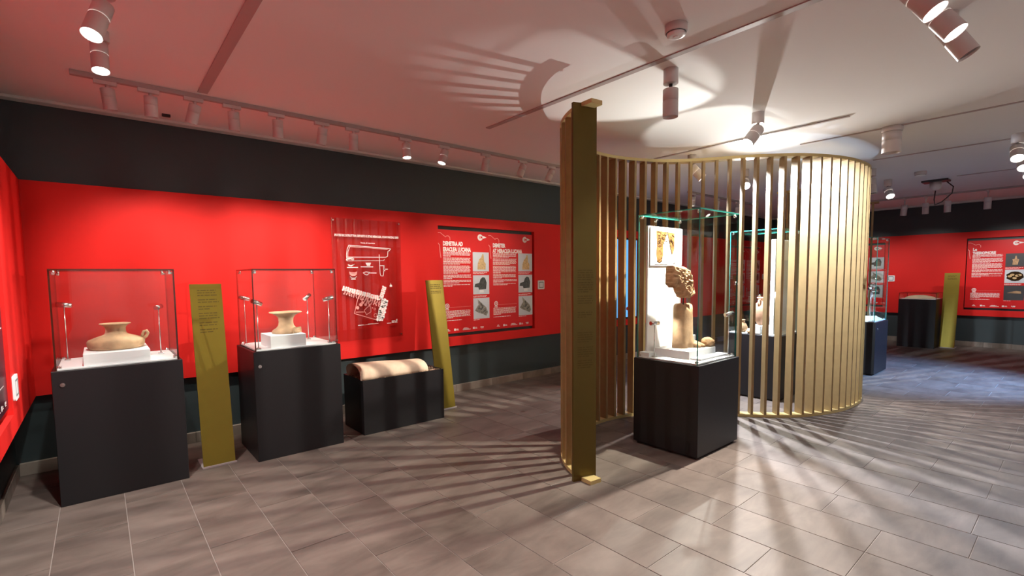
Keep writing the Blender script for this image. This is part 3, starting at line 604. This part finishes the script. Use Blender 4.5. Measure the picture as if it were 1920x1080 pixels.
# case 1: block and pot
blk('white display block under the wide flat pot', (-0.108, 0.275, 4.475, 4.96, D1, 1.036))
t = thing('wide_pot', 'wide flat clay pot with flared neck and one loop handle', 'pot', (0.085, 4.73, 1.036))
q = MB(); q.lathe([(0.12, 0.0), (0.164, 0.004), (0.174, 0.022), (0.177, 0.056), (0.168, 0.070), (0.12, 0.090), (0.085, 0.102), (0.070, 0.110), (0.062, 0.128), (0.062, 0.155), (0.070, 0.17), (0.086, 0.182), (0.096, 0.186), (0.096, 0.191), (0.086, 0.191), (0.06, 0.178), (0.052, 0.15), (0.05, 0.12)], 40, jit=0.008); q.build('vessel', M['clay'], t)
q = MB(); q.tube([(0.158, -0.03, 0.06), (0.185, -0.04, 0.08), (0.196, -0.045, 0.105), (0.188, -0.043, 0.122), (0.172, -0.036, 0.118), (0.163, -0.032, 0.095), (0.160, -0.03, 0.078)], 0.011, 10); q.build('handle', M['clay'], t)
# case 2
blk('white display block under the trumpet mouthed vase neck', (1.116, 1.412, 4.47, 4.80, D1, 1.058))
t = thing('vase_neck', 'trumpet mouthed clay vase neck on a white block', 'vase', (1.298, 4.655, 1.058))
q = MB(); q.lathe([(0.118, 0.0), (0.122, 0.010), (0.112, 0.028), (0.082, 0.048), (0.066, 0.07), (0.060, 0.10), (0.064, 0.135), (0.080, 0.160), (0.108, 0.176), (0.132, 0.183), (0.138, 0.187), (0.136, 0.193), (0.120, 0.191), (0.085, 0.172), (0.055, 0.14), (0.05, 0.1)], 40, jit=0.01); q.build('vessel', M['clay'], t)
q = MB(); q.prism([(0.03, -0.1, 0.05), (0.11, -0.06, 0.05), (0.125, -0.03, 0.0), (0.02, -0.122, 0.0)], (0.0, -0.008, 0.004)); q.build('shoulder_shard', M['clay'], t)

# low planter with the roof tile
t = thing('planter_box', 'low black box filled with brown gravel below the acrylic poster', 'box', (2.40, 4.70, 0))
q = MB(); q.box(-0.465, 0.465, -0.222, 0.26, 0, 0.49, bev=0.003)
hi = 0.545; th = 0.014
for b in ((-0.465, 0.465, -0.222, -0.222+th), (-0.465, 0.465, 0.26-th, 0.26), (-0.465, -0.465+th, -0.222+th, 0.26-th), (0.465-th, 0.465, -0.222+th, 0.26-th)): q.box(b[0], b[1], b[2], b[3], 0.487, hi)
q.build('box_body', M['case'], t)
q = MB(); rg = random.Random(5)
q.box(-0.45, 0.45, -0.207, 0.245, 0.489, 0.524)
for i in range(1100):
    x, y, r = rg.uniform(-0.44, 0.44), rg.uniform(-0.195, 0.235), rg.uniform(0.007, 0.014)
    mtx = Matrix.Translation((x, y, 0.528+rg.uniform(0, 0.010))) @ Matrix.Rotation(rg.random()*6, 4, (rg.random(), rg.random(), 0.3)) @ Matrix.Diagonal((r*1.4, r, r*0.7, 1))
    bmesh.ops.create_icosphere(q.b, subdivisions=1, radius=1, matrix=mtx)
o = q.build('gravel', M['soil'], t); o['kind'] = 'stuff'
t = thing('roof_tile', 'curved cream roof tile lying on the gravel of the low box', 'roof tile', (2.29, 4.675, 0.538))
q = MB(); NL, NA = 26, 18; outer, inner = [], []
for i in range(NL+1):
    f = i/NL; x = -0.355+0.735*f; R = 0.180-0.035*f; hh = 0.150-0.025*f
    ro, ri = [], []
    for k in range(NA+1):
        a = math.pi*k/NA; wob = 0.003*math.sin(7*f+3*a)
        cut = 0.0
        if f < 0.16: cut = 0.012
        ro.append((x+0.02*math.sin(2*a)*(f < 0.04)+(0.03*math.cos(a) if i == NL else 0), -(R+wob+cut)*math.cos(a), (hh+wob)*math.sin(a)**0.8 if math.sin(a) > 0 else 0))
        ri.append((x+(0.03*math.cos(a) if i == NL else 0), -(R-0.024)*math.cos(a), max(0, (hh-0.022)*(math.sin(a)**0.8 if math.sin(a) > 0 else 0))))
    outer.append([q.b.verts.new(p) for p in ro]); inner.append([q.b.verts.new(p) for p in ri])
for i in range(NL):
    for k in range(NA):
        for G, fl_ in ((outer, False), (inner, True)):
            f = q.b.faces.new((G[i][k], G[i+1][k], G[i+1][k+1], G[i][k+1])); f.smooth = True
    for k in (0, NA): q.b.faces.new((outer[i][k], outer[i+1][k], inner[i+1][k], inner[i][k]))
for i in (0, NL):
    for k in range(NA): q.b.faces.new((outer[i][k], outer[i][k+1], inner[i][k+1], inner[i][k]))
o = q.build('tile_body', M['tilec'], t); o.rotation_euler = (0, 0.015, -0.02)

# leaning golden text boards
def lectern(label, x, y, rz, lines):
    t = thing('text_board', label, 'sign', (x, y, 0), rz)
    L = 0.225; top = 1.512; d = 0.012
    f0, f1 = Vector((0, 0, 0.012)), Vector((0, L, top)); V = (f1-f0).normalized(); N = Vector((0, -V.z, V.y)); U = Vector((1, 0, 0)); ln = (f1-f0).length
    q = MB(); q.prism([f0-U*0.117, f0+U*0.117, f1+U*0.117, f1-U*0.117], -N*d); q.build('panel', M['lectern'], t)
    q = MB(); q.box(-0.125, 0.125, -0.018, 0.26, 0, 0.006, bev=0.001); q.box(-0.125, 0.125, -0.018, -0.006, 0.006, 0.014); q.build('foot_plate', M['slot'], t)
    q = MB(); q.tube([(0, 0.25, 0.004), (0, 0.20, 1.2)], 0.012, 10); q.build('strut', M['lectern'], t)
    F = Flat(f0, U, V, N, 0.0012); v = ln-0.05; k = 0
    for nrow in lines:
        F.rows(-0.065, 0.075, v, nrow, 0.021, 0.008, 0, 0.6, seed=k+int(x*10)); v -= nrow*0.021+0.016; k += 1
    F.build('printed_text', M['ink'], t); return t
lectern('olive gold leaning text board between the two left glass cases', 0.7025, 4.57, 0, (3, 2, 2, 3, 2, 2))
lectern('lit gold leaning text board right of the low gravel box', 3.077, 4.745, 0, (3, 2))
lectern('gold leaning text board on the far right wall beside the low black block', 13.14, 1.77, -math.pi/2, (2, 2))
lectern('gold leaning text board seen through the tall glass case and slats', 10.55, 4.62, 0, (3, 2))

# ------------------------------------------------------------------ curved slat screen
CP = [(2.772, 2.272), (2.797, 2.447), (2.915, 2.666), (3.082, 2.852), (3.278, 3.007), (3.495, 3.13), (3.73, 3.215), (3.977, 3.253), (4.226, 3.237), (4.467, 3.174), (4.695, 3.073), (4.898, 2.927), (5.063, 2.74), (5.208, 2.536), (5.357, 2.335), (5.522, 2.148), (5.712, 1.986), (5.932, 1.867), (6.168, 1.782), (6.413, 1.730), (6.662, 1.713), (6.92, 1.720), (7.16, 1.770), (7.39, 1.868), (7.60, 2.005), (7.775, 2.18), (7.92, 2.385), (8.025, 2.61), (8.085, 2.85), (8.105, 3.10)]
def spline(P, n=14):
    P = [Vector(p) for p in P]; Q = [2*P[0]-P[1]]+P+[2*P[-1]-P[-2]]; out = []
    for i in range(1, len(Q)-2):
        for k in range(n):
            t_ = k/n; a, b, c, d = Q[i-1:i+3]
            out.append(0.5*((2*b)+(c-a)*t_+(2*a-5*b+4*c-d)*t_*t_+(3*b-a-3*c+d)*t_**3))
    return out+[P[-1]]
DS = spline(CP); ARC = [0.0]
for a, b in zip(DS, DS[1:]): ARC.append(ARC[-1]+(b-a).length)
def at(s_):
    for i in range(len(ARC)-1):
        if ARC[i+1] >= s_:
            f = (s_-ARC[i])/(ARC[i+1]-ARC[i]); return DS[i].lerp(DS[i+1], f), (DS[min(i+2, len(DS)-1)]-DS[max(i-1, 0)]).normalized()
    return DS[-1], (DS[-1]-DS[-2]).normalized()
def rail(name, parent, z0, z1, hw, org):
    q = MB(); rings = []; n = 150
    for i in range(n+1):
        p, tg = at(ARC[-1]*i/n); nn = Vector((-tg.y, tg.x))
        rings.append([q.b.verts.new((p.x+nn.x*sx*hw-org[0], p.y+nn.y*sx*hw-org[1], z)) for sx, z in ((-1, z0), (1, z0), (1, z1), (-1, z1))])
    for a, b in zip(rings, rings[1:]):
        for k in range(4): q.b.faces.new((a[k], a[(k+1) % 4], b[(k+1) % 4], b[k]))
    q.b.faces.new(rings[0]); q.b.faces.new(rings[-1][::-1])
    return q.build(name, M['goldlight'], parent)
org = (5.4, 2.4)
scr = thing('slat_screen', 'tall S curved golden slat screen standing in the middle of the room', 'screen', (org[0], org[1], 0))
ZT = 2.785
rail('bottom_rail', scr, 0.0, 0.03, 0.052, org); rail('top_rail', scr, ZT-0.03, ZT, 0.052, org)
q = MB(); q.obox((0, 0), (1, 0), 0.0525, 0.0125, 0.03, ZT-0.03); sm = q.build('slat', M['gold'], scr); first = True; k = 0
while True:
    k += 1; s_ = 0.082+0.131*k
    if s_ > ARC[-1]-0.1: break
    p, tg = at(s_); nn = Vector((-tg.y, tg.x))
    o = sm if first else sm.copy()
    if not first: C.objects.link(o); o.parent = scr
    first = False; o.location = (p.x-org[0], p.y-org[1], 0); o.rotation_euler = (0, 0, math.atan2(nn.y, nn.x))
# first and last boards, wider and reaching the floor, the first one carrying the printed introduction
def end_board(c, ax, hx, sgn=1):
    q = MB(); q.obox((c[0]-org[0], c[1]-org[1]), ax, hx, 0.0125, 0.0, ZT-0.004); return q.build('end_board', M['shadedgold'], scr)
A_, B_ = Vector((2.672, 2.412)), Vector((2.852, 2.348)); ax = (B_-A_).normalized(); cA = (A_+B_)/2
eb = end_board(cA, ax, 0.096)
nb = Vector((ax.y, -ax.x, 0))
if nb.y > 0: nb = -nb
F = Flat((cA.x-org[0], cA.y-org[1], 0), (ax.x, ax.y, 0), (0, 0, 1), nb, 0.0138)
for v, n in ((1.59, 5), (1.50, 5), (1.40, 4), (1.28, 3), (1.13, 5), (1.02, 5), (0.92, 4)): F.rows(-0.062, 0.07, v, n, 0.017, 0.007, 0, 0.5, seed=int(v*100))
F.build('printed_text', M['ink'], eb)
pB, tB = at(ARC[-1]-0.06); end_board(pB, Vector((-tB.y, tB.x)), 0.09)
# far golden post: end of another screen, seen edge on
t = thing('golden_post', 'slim far golden post with a small plate on top, right of the slat screen', 'post', (10.63, 2.50, 0), math.atan2(2.50, 10.63))
q = MB(); q.box(-0.055, 0.055, -0.016, 0.016, 0.03, 2.755); q.build('board', M['gold'], t)
box('top_plate', (-0.05, 0.05, -0.085, 0.085, 2.755, 2.785), M['gold'], t); box('foot_plate', (-0.05, 0.05, -0.085, 0.085, 0, 0.03), M['gold'], t)

# ------------------------------------------------------------------ inside the tall case
D2 = 0.807
t = thing('backdrop_board', 'white backdrop board with a brown relief drawing behind the terracotta statue', 'board', (4.145, 2.57, D2))
q = MB(); q.box(-0.285, 0.285, 0, 0.018, 0, 1.185, bev=0.002); q.build('board', M['white'], t)
q = MB(); q.box(-0.265, 0.275, -0.012, -0.001, 0.825, 1.178, bev=0.001); pc = q.build('picture_sheet', M['white'], t)
rg = random.Random(11); F = Flat((0, -0.012, 0), (1, 0, 0), (0, 0, 1), (0, -1, 0), 0.001)
F.poly([(-0.175, 1.145), (0.005, 1.14), (-0.03, 1.06), (-0.06, 1.02), (-0.06, 0.92), (-0.08, 0.865), (-0.12, 0.848), (-0.155, 0.865), (-0.175, 0.93), (-0.165, 1.02)]); F.poly([(0.01, 1.14), (0.135, 1.135), (0.13, 0.98), (0.095, 0.925), (0.06, 0.99), (0.03, 1.07)])
F.build('relief_print', M['umber'], pc)
F = Flat((0, -0.0125, 0), (1, 0, 0), (0, 0, 1), (0, -1, 0), 0.0012)
for i in range(26):
    u, v = rg.uniform(-0.165, -0.03), rg.uniform(1.0, 1.135); F.line([(u, v), (u+rg.uniform(0.01, 0.035), v+rg.uniform(-0.02, 0.015)), (u+rg.uniform(0.03, 0.05), v+rg.uniform(-0.01, 0.02))], 0.006)
for i in range(18):
    u, v = rg.uniform(0.035, 0.115), rg.uniform(1.0, 1.125); F.line([(u, v), (u+rg.uniform(0.0, 0.02), v+rg.uniform(-0.03, 0.0)), (u+rg.uniform(0.01, 0.025), v-0.01)], 0.006)
F.line([(0.01, 1.14), (0.06, 1.0), (0.095, 0.925)], 0.008); F.line([(-0.2, 0.838), (0.02, 0.835)], 0.006); F.line([(0.12, 0.845), (0.145, 0.85)], 0.008); F.line([(-0.155, 0.865), (-0.12, 0.85), (-0.08, 0.868)], 0.010)
for i in range(10):
    u, v = rg.uniform(-0.16, -0.07), rg.uniform(0.87, 1.0); F.line([(u, v), (u+0.015, v+rg.uniform(-0.012, 0.012))], 0.005)
F.build('ink_lines', M['sketch'], pc)
F = Flat((0, -0.0125, 0), (1, 0, 0), (0, 0, 1), (0, -1, 0), 0.0011)
F.line([(0.18, 1.03), (0.145, 0.93)], 0.004); F.line([(-0.2, 1.15), (-0.2, 0.85)], 0.003); F.line([(-0.03, 1.04), (-0.02, 0.87)], 0.004); F.line([(0.03, 0.9), (0.06, 0.87), (0.12, 0.88)], 0.004); F.build('grey_lines', M['photo'], pc)
blk('large white step block under the terracotta statue', (3.915, 4.38, 2.185, 2.53, D2, 0.877))
blk('small white block at the left back corner of the tall case', (3.785, 3.885, 2.50, 2.60, D2, 0.845))
blk('thin white step in front of the large block in the tall case', (3.93, 4.42, 2.085, 2.183, D2, 0.822))
blk('white cube block behind the terracotta torso', (4.265, 4.415, 2.40, 2.52, 0.878, 0.965))
t = thing('statue_torso', 'sand coloured terracotta torso with hollow neck and feet on the white block', 'statue', (4.125, 2.37, 0.878))
q = MB(); pr = [(0.138, 0.0), (0.139, 0.05), (0.136, 0.12), (0.132, 0.22), (0.130, 0.31), (0.129, 0.365), (0.122, 0.390), (0.100, 0.403), (0.072, 0.405), (0.060, 0.392), (0.05, 0.37)]
q.lathe(pr, 40, sx=0.80, sy=0.60, jit=0.02)
for v in q.b.verts:   # front of the neck scooped lower, robe folds towards the hem
    if v.co.z > 0.34 and v.co.y < 0 and abs(v.co.x) < 0.07: v.co.z -= 0.05*(1-abs(v.co.x)/0.07)
    if v.co.z < 0.14: v.co += Vector((0.03*(1-v.co.z/0.14)*(v.co.x > 0.02), -0.012*math.sin(v.co.x*70)*(1-v.co.z/0.14), 0))
q.build('robe', M['clay'], t)
q = MB()
for px_, ln in ((0.06, 0.075), (0.115, 0.085)):
    q.tube([(px_-0.01, -0.05, 0.035), (px_, -0.085, 0.026), (px_+0.012, -0.085-ln*0.5, 0.015), (px_+0.016, -0.085-ln*0.75, 0.011)], [0.026, 0.024, 0.018, 0.010], 10)
q.build('feet', M['clay'], t)
q = MB(); q.tube([(0.0, 0.0, 0.36), (0.0, 0.0, 0.47)], 0.007, 8); q.build('mount_pin', M['lampd'], t)
# head fragment carried above the torso: outline (x, z) with folded relief
OUT = [(-0.11, 0.29), (0.03, 0.285), (0.10, 0.262), (0.135, 0.245), (0.150, 0.18), (0.158, 0.13), (0.185, 0.07), (0.180, 0.01), (0.11, 0.005), (0.055, 0.012), (0.025, 0.045), (-0.02, 0.105), (-0.075, 0.10), (-0.125, 0.125), (-0.12, 0.20)]
def inside(x, z):
    c = False
    for i in range(len(OUT)):
        x1, z1 = OUT[i]; x2, z2 = OUT[i-1]
        if (z1 > z) != (z2 > z) and x < (x2-x1)*(z-z1)/(z2-z1)+x1: c = not c
    return c
def edge_d(x, z):
    best = 9
    for i in range(len(OUT)):
        a, b = Vector(OUT[i-1]), Vector(OUT[i]); p = Vector((x, z)); ab = b-a; f = max(0, min(1, (p-a).dot(ab)/ab.length_squared)); best = min(best, (a+ab*f-p).length)
    return best
from mathutils import noise
t = thing('statue_head_fragment', 'broken terracotta head fragment with wavy hair held on a pin above the torso', 'statue', (3.985, 2.37, 1.325))
q = MB(); GN = 46; st = 0.0052; vf, vb = {}, {}
for i in range(-28, 40):
    for j in range(-2, 60):
        x, z = i*st, j*st
        if inside(x, z):
            e = min(1, edge_d(x, z)/0.035); bul = math.sqrt(1-(1-e)**2)
            wx = 0.03*noise.noise(Vector((x*12, z*12, 4)))
            fold = 0.034*(0.5-abs(noise.noise(Vector(((x+wx)*30, (z-wx)*19, 7)))*1.9))+0.020*(0.5-abs(noise.noise(Vector(((x-wx)*48, (z+wx)*48, 3)))*1.9))
            xx, zz = x+0.006*noise.noise(Vector((x*60, z*60, 0))), z+0.006*noise.noise(Vector((x*60, z*60, 5)))
            vf[i, j] = q.b.verts.new((xx*1.1+0.012, -0.02-0.055*bul-fold*e, zz*1.05)); vb[i, j] = q.b.verts.new((xx*1.1+0.012, 0.04*bul, zz*1.05))
edges = {}
for (i, j) in vf:
    ks = [(i, j), (i+1, j), (i+1, j+1), (i, j+1)]
    if all(k in vf for k in ks):
        f = q.b.faces.new([vf[k] for k in ks]); f.smooth = True; q.b.faces.new([vb[k] for k in ks[::-1]]).smooth = True
        for a, b in zip(ks, ks[1:]+ks[:1]): edges[(a, b)] = 1
for a, b in edges:
    if (b, a) not in edges: q.b.faces.new((vf[a], vb[a], vb[b], vf[b]))
for v in [v for v in q.b.verts if not v.link_faces]: q.b.verts.remove(v)
q.build('head_fragment', M['terra'], t)
q = MB(); q.tube([(0.14, 0.0, -0.01), (0.14, 0.0, 0.08)], 0.006, 8); q.build('mount_pin', M['lampd'], t)
# little pieces at the right of the tall case
t = thing('votive_head', 'small round terracotta head at the right of the tall case', 'sculpture', (4.34, 2.24, 0.878))
q = MB(); bmesh.ops.create_icosphere(q.b, subdivisions=4, radius=0.055, matrix=Matrix.Translation((0, 0, 0.040)) @ Matrix.Diagonal((1.05, 1, 0.82, 1)))
for v in q.b.verts: v.co += (v.co-Vector((0, 0, 0.04)))*(0.10*noise.noise(v.co*30)+0.10*noise.noise(v.co*60)); v.co.z = max(v.co.z, 0.0)
for f in q.b.faces: f.smooth = True
q.build('head', M['terra'], t)
q = MB()
for sx in (-0.02, 0.02): bmesh.ops.create_icosphere(q.b, subdivisions=2, radius=0.007, matrix=Matrix.Translation((sx, -0.053, 0.05)))
q.tube([(0, -0.05, 0.055), (0, -0.063, 0.036)], [0.006, 0.009], 8); q.build('face', M['terra'], t)
t = thing('bone_shelf', 'small white stand with a little terracotta arm behind the torso', 'stand', (4.33, 2.46, 0.966))
q = MB(); q.box(-0.055, -0.025, -0.02, 0.02, 0, 0.15, bev=0.002); q.build('upright', M['white'], t)
q = MB(); q.box(-0.025, 0.075, -0.015, 0.015, 0.078, 0.088, bev=0.002); q.build('shelf', M['terra'], t)
q = MB(); q.tube([(0.0, 0, 0.02), (0.03, -0.004, 0.03), (0.065, 0, 0.018)], [0.017, 0.020, 0.012], 10); q.build('arm_fragment', M['terra'], t)

# ------------------------------------------------------------------ inside the second tall case
t = thing('white_panel', 'tall white panel standing in the case behind the slats', 'panel', (6.50, 2.42, D2))
q = MB(); q.box(-0.21, 0.21, 0, 0.05, 0, 1.15, bev=0.003); q.build('board', M['white'], t)
q = MB(); q.box(-0.19, 0.20, -0.006, -0.001, 0.02, 0.90, bev=0.001); q.build('sheet', M['photo'], t)
blk('white block under the amphora behind the slats', (6.29, 6.52, 2.52, 2.70, D2, 0.90))
t = thing('amphora', 'pink clay amphora beside the tall white panel', 'amphora', (6.40, 2.61, 0.90))
q = MB(); q.lathe([(0.03, 0), (0.045, 0.01), (0.085, 0.09), (0.100, 0.17), (0.092, 0.235), (0.060, 0.275), (0.042, 0.29), (0.040, 0.33), (0.055, 0.345), (0.05, 0.35), (0.03, 0.345)], 32); q.build('body', M['pink'], t)
for sx in (-1, 1):
    q = MB(); q.tube([(sx*0.042, 0, 0.32), (sx*0.085, 0, 0.315), (sx*0.095, 0, 0.27), (sx*0.082, 0, 0.24)], 0.009, 8); q.build('handle', M['pink'], t)
t = thing('small_jug', 'small squat clay jug on the deck of the case behind the slats', 'jug', (6.30, 2.80, D2))
q = MB(); q.lathe([(0.035, 0), (0.06, 0.03), (0.066, 0.06), (0.05, 0.10), (0.028, 0.125), (0.027, 0.14), (0.038, 0.155), (0.034, 0.158), (0.02, 0.15)], 28); q.build('body', M['clay'], t)
q = MB(); q.tube([(0.028, 0, 0.14), (0.06, 0, 0.13), (0.066, 0, 0.09), (0.055, 0, 0.075)], 0.007, 8); q.build('handle', M['clay'], t)
blk('small white cube beside the squat jug behind the slats', (6.225, 6.275, 2.55, 2.61, D2, 0.90))
t = thing('clay_lamp', 'small dark clay lamp between the jug and the white cube', 'lamp', (6.24, 2.68, D2))
q = MB(); q.lathe([(0.02, 0), (0.03, 0.012), (0.028, 0.03), (0.012, 0.036)], 18); q.tube([(0.02, 0, 0.018), (0.05, 0, 0.022)], [0.012, 0.006], 8); q.build('body', M['clay'], t)

# ------------------------------------------------------------------ sand case and far block
q = MB(); GX, GY = 26, 24; vs = {}
for i in range(GX+1):
    for j in range(GY+1):
        x, y = -0.29+0.58*i/GX, -0.27+0.54*j/GY; e = min(1, min(i, GX-i, j, GY-j)/3)
        vs[i, j] = q.b.verts.new((x, y, e*(0.045+0.09*math.exp(-((x+0.12)**2+(y-0.08)**2)/0.03)+0.03*noise.noise(Vector((x*9, y*9, 1))))))
for i in range(GX):
    for j in range(GY): q.b.faces.new((vs[i, j], vs[i+1, j], vs[i+1, j+1], vs[i, j+1])).smooth = True
t = q.build('sand_bed', M['sand'], None, (9.172, 2.30, 0.8125)); tag(t, 'pale sand bed heaped on the deck of the far case', 'sand', kind='stuff')
t = thing('bowl_fragment', 'broken pale clay bowl lying on the sand in the far case', 'bowl', (9.02, 2.30, 0.915))
q = MB(); q.lathe([(0.03, 0.0), (0.09, 0.03), (0.12, 0.07), (0.112, 0.072), (0.08, 0.04), (0.02, 0.015)], 24); q.build('bowl', M['sand'], t)
t = thing('display_plinth', 'broad low black block with a shallow glass lid by the far right wall', 'plinth', (13.19, 2.21, 0))
q = MB(); q.box(-0.365, 0.365, -0.296, 0.30, 0.0, 0.985, bev=0.003); q.build('block', M['case'], t)
box('deck', (-0.34, 0.34, -0.272, 0.276, 0.985, 0.989), M['white'], t)
for b, ti in (((-0.362, 0.362, -0.294, -0.286, 0.989, 1.105), 1), ((-0.362, 0.362, 0.29, 0.298, 0.989, 1.105), 1), ((-0.362, -0.354, -0.286, 0.29, 0.989, 1.105), 0), ((0.354, 0.362, -0.286, 0.29, 0.989, 1.105), 0)): pane('glass_pane', b, t, 'bedge', ti)
pane('glass_lid', (-0.362, 0.362, -0.294, 0.298, 1.105, 1.113), t, 'bedge', 2)
t = thing('grave_slab', 'pale curved clay slab under the shallow glass lid', 'slab', (13.16, 2.22, 0.99))
q = MB(); q.lathe([(0.25, 0), (0.245, 0.02), (0.18, 0.05), (0.08, 0.068), (0.02, 0.07)], 30, sx=0.7, sy=1.0, jit=0.04); q.build('slab', M['tilec'], t)

# added upward spots in the two tall cases, standing in for glass-top reflections
caseA = [o for o in C.objects if o.get('label', '').startswith('tall glass case on a black plinth')][0]
caseB = [o for o in C.objects if o.get('label', '').startswith('tall glass case behind')][0]
if P_REFLECT:
    spot_light(caseA, (0.31, -0.26, 1.75), (-1.10, 0.32, 1.22), P_REFLECT, NEUT, 50, 0.35, 0.012)
    spot_light(caseA, (-0.30, -0.24, 1.75), (0.95, 0.36, 1.35), P_REFLECT*0.55, NEUT, 50, 0.3, 0.012)
    spot_light(caseB, (0.0, 0.0, 1.75), (-0.1, -1.1, 1.22), P_REFLECT*0.45, (0.6, 0.75, 1.0), 84, 0.3, 0.012)
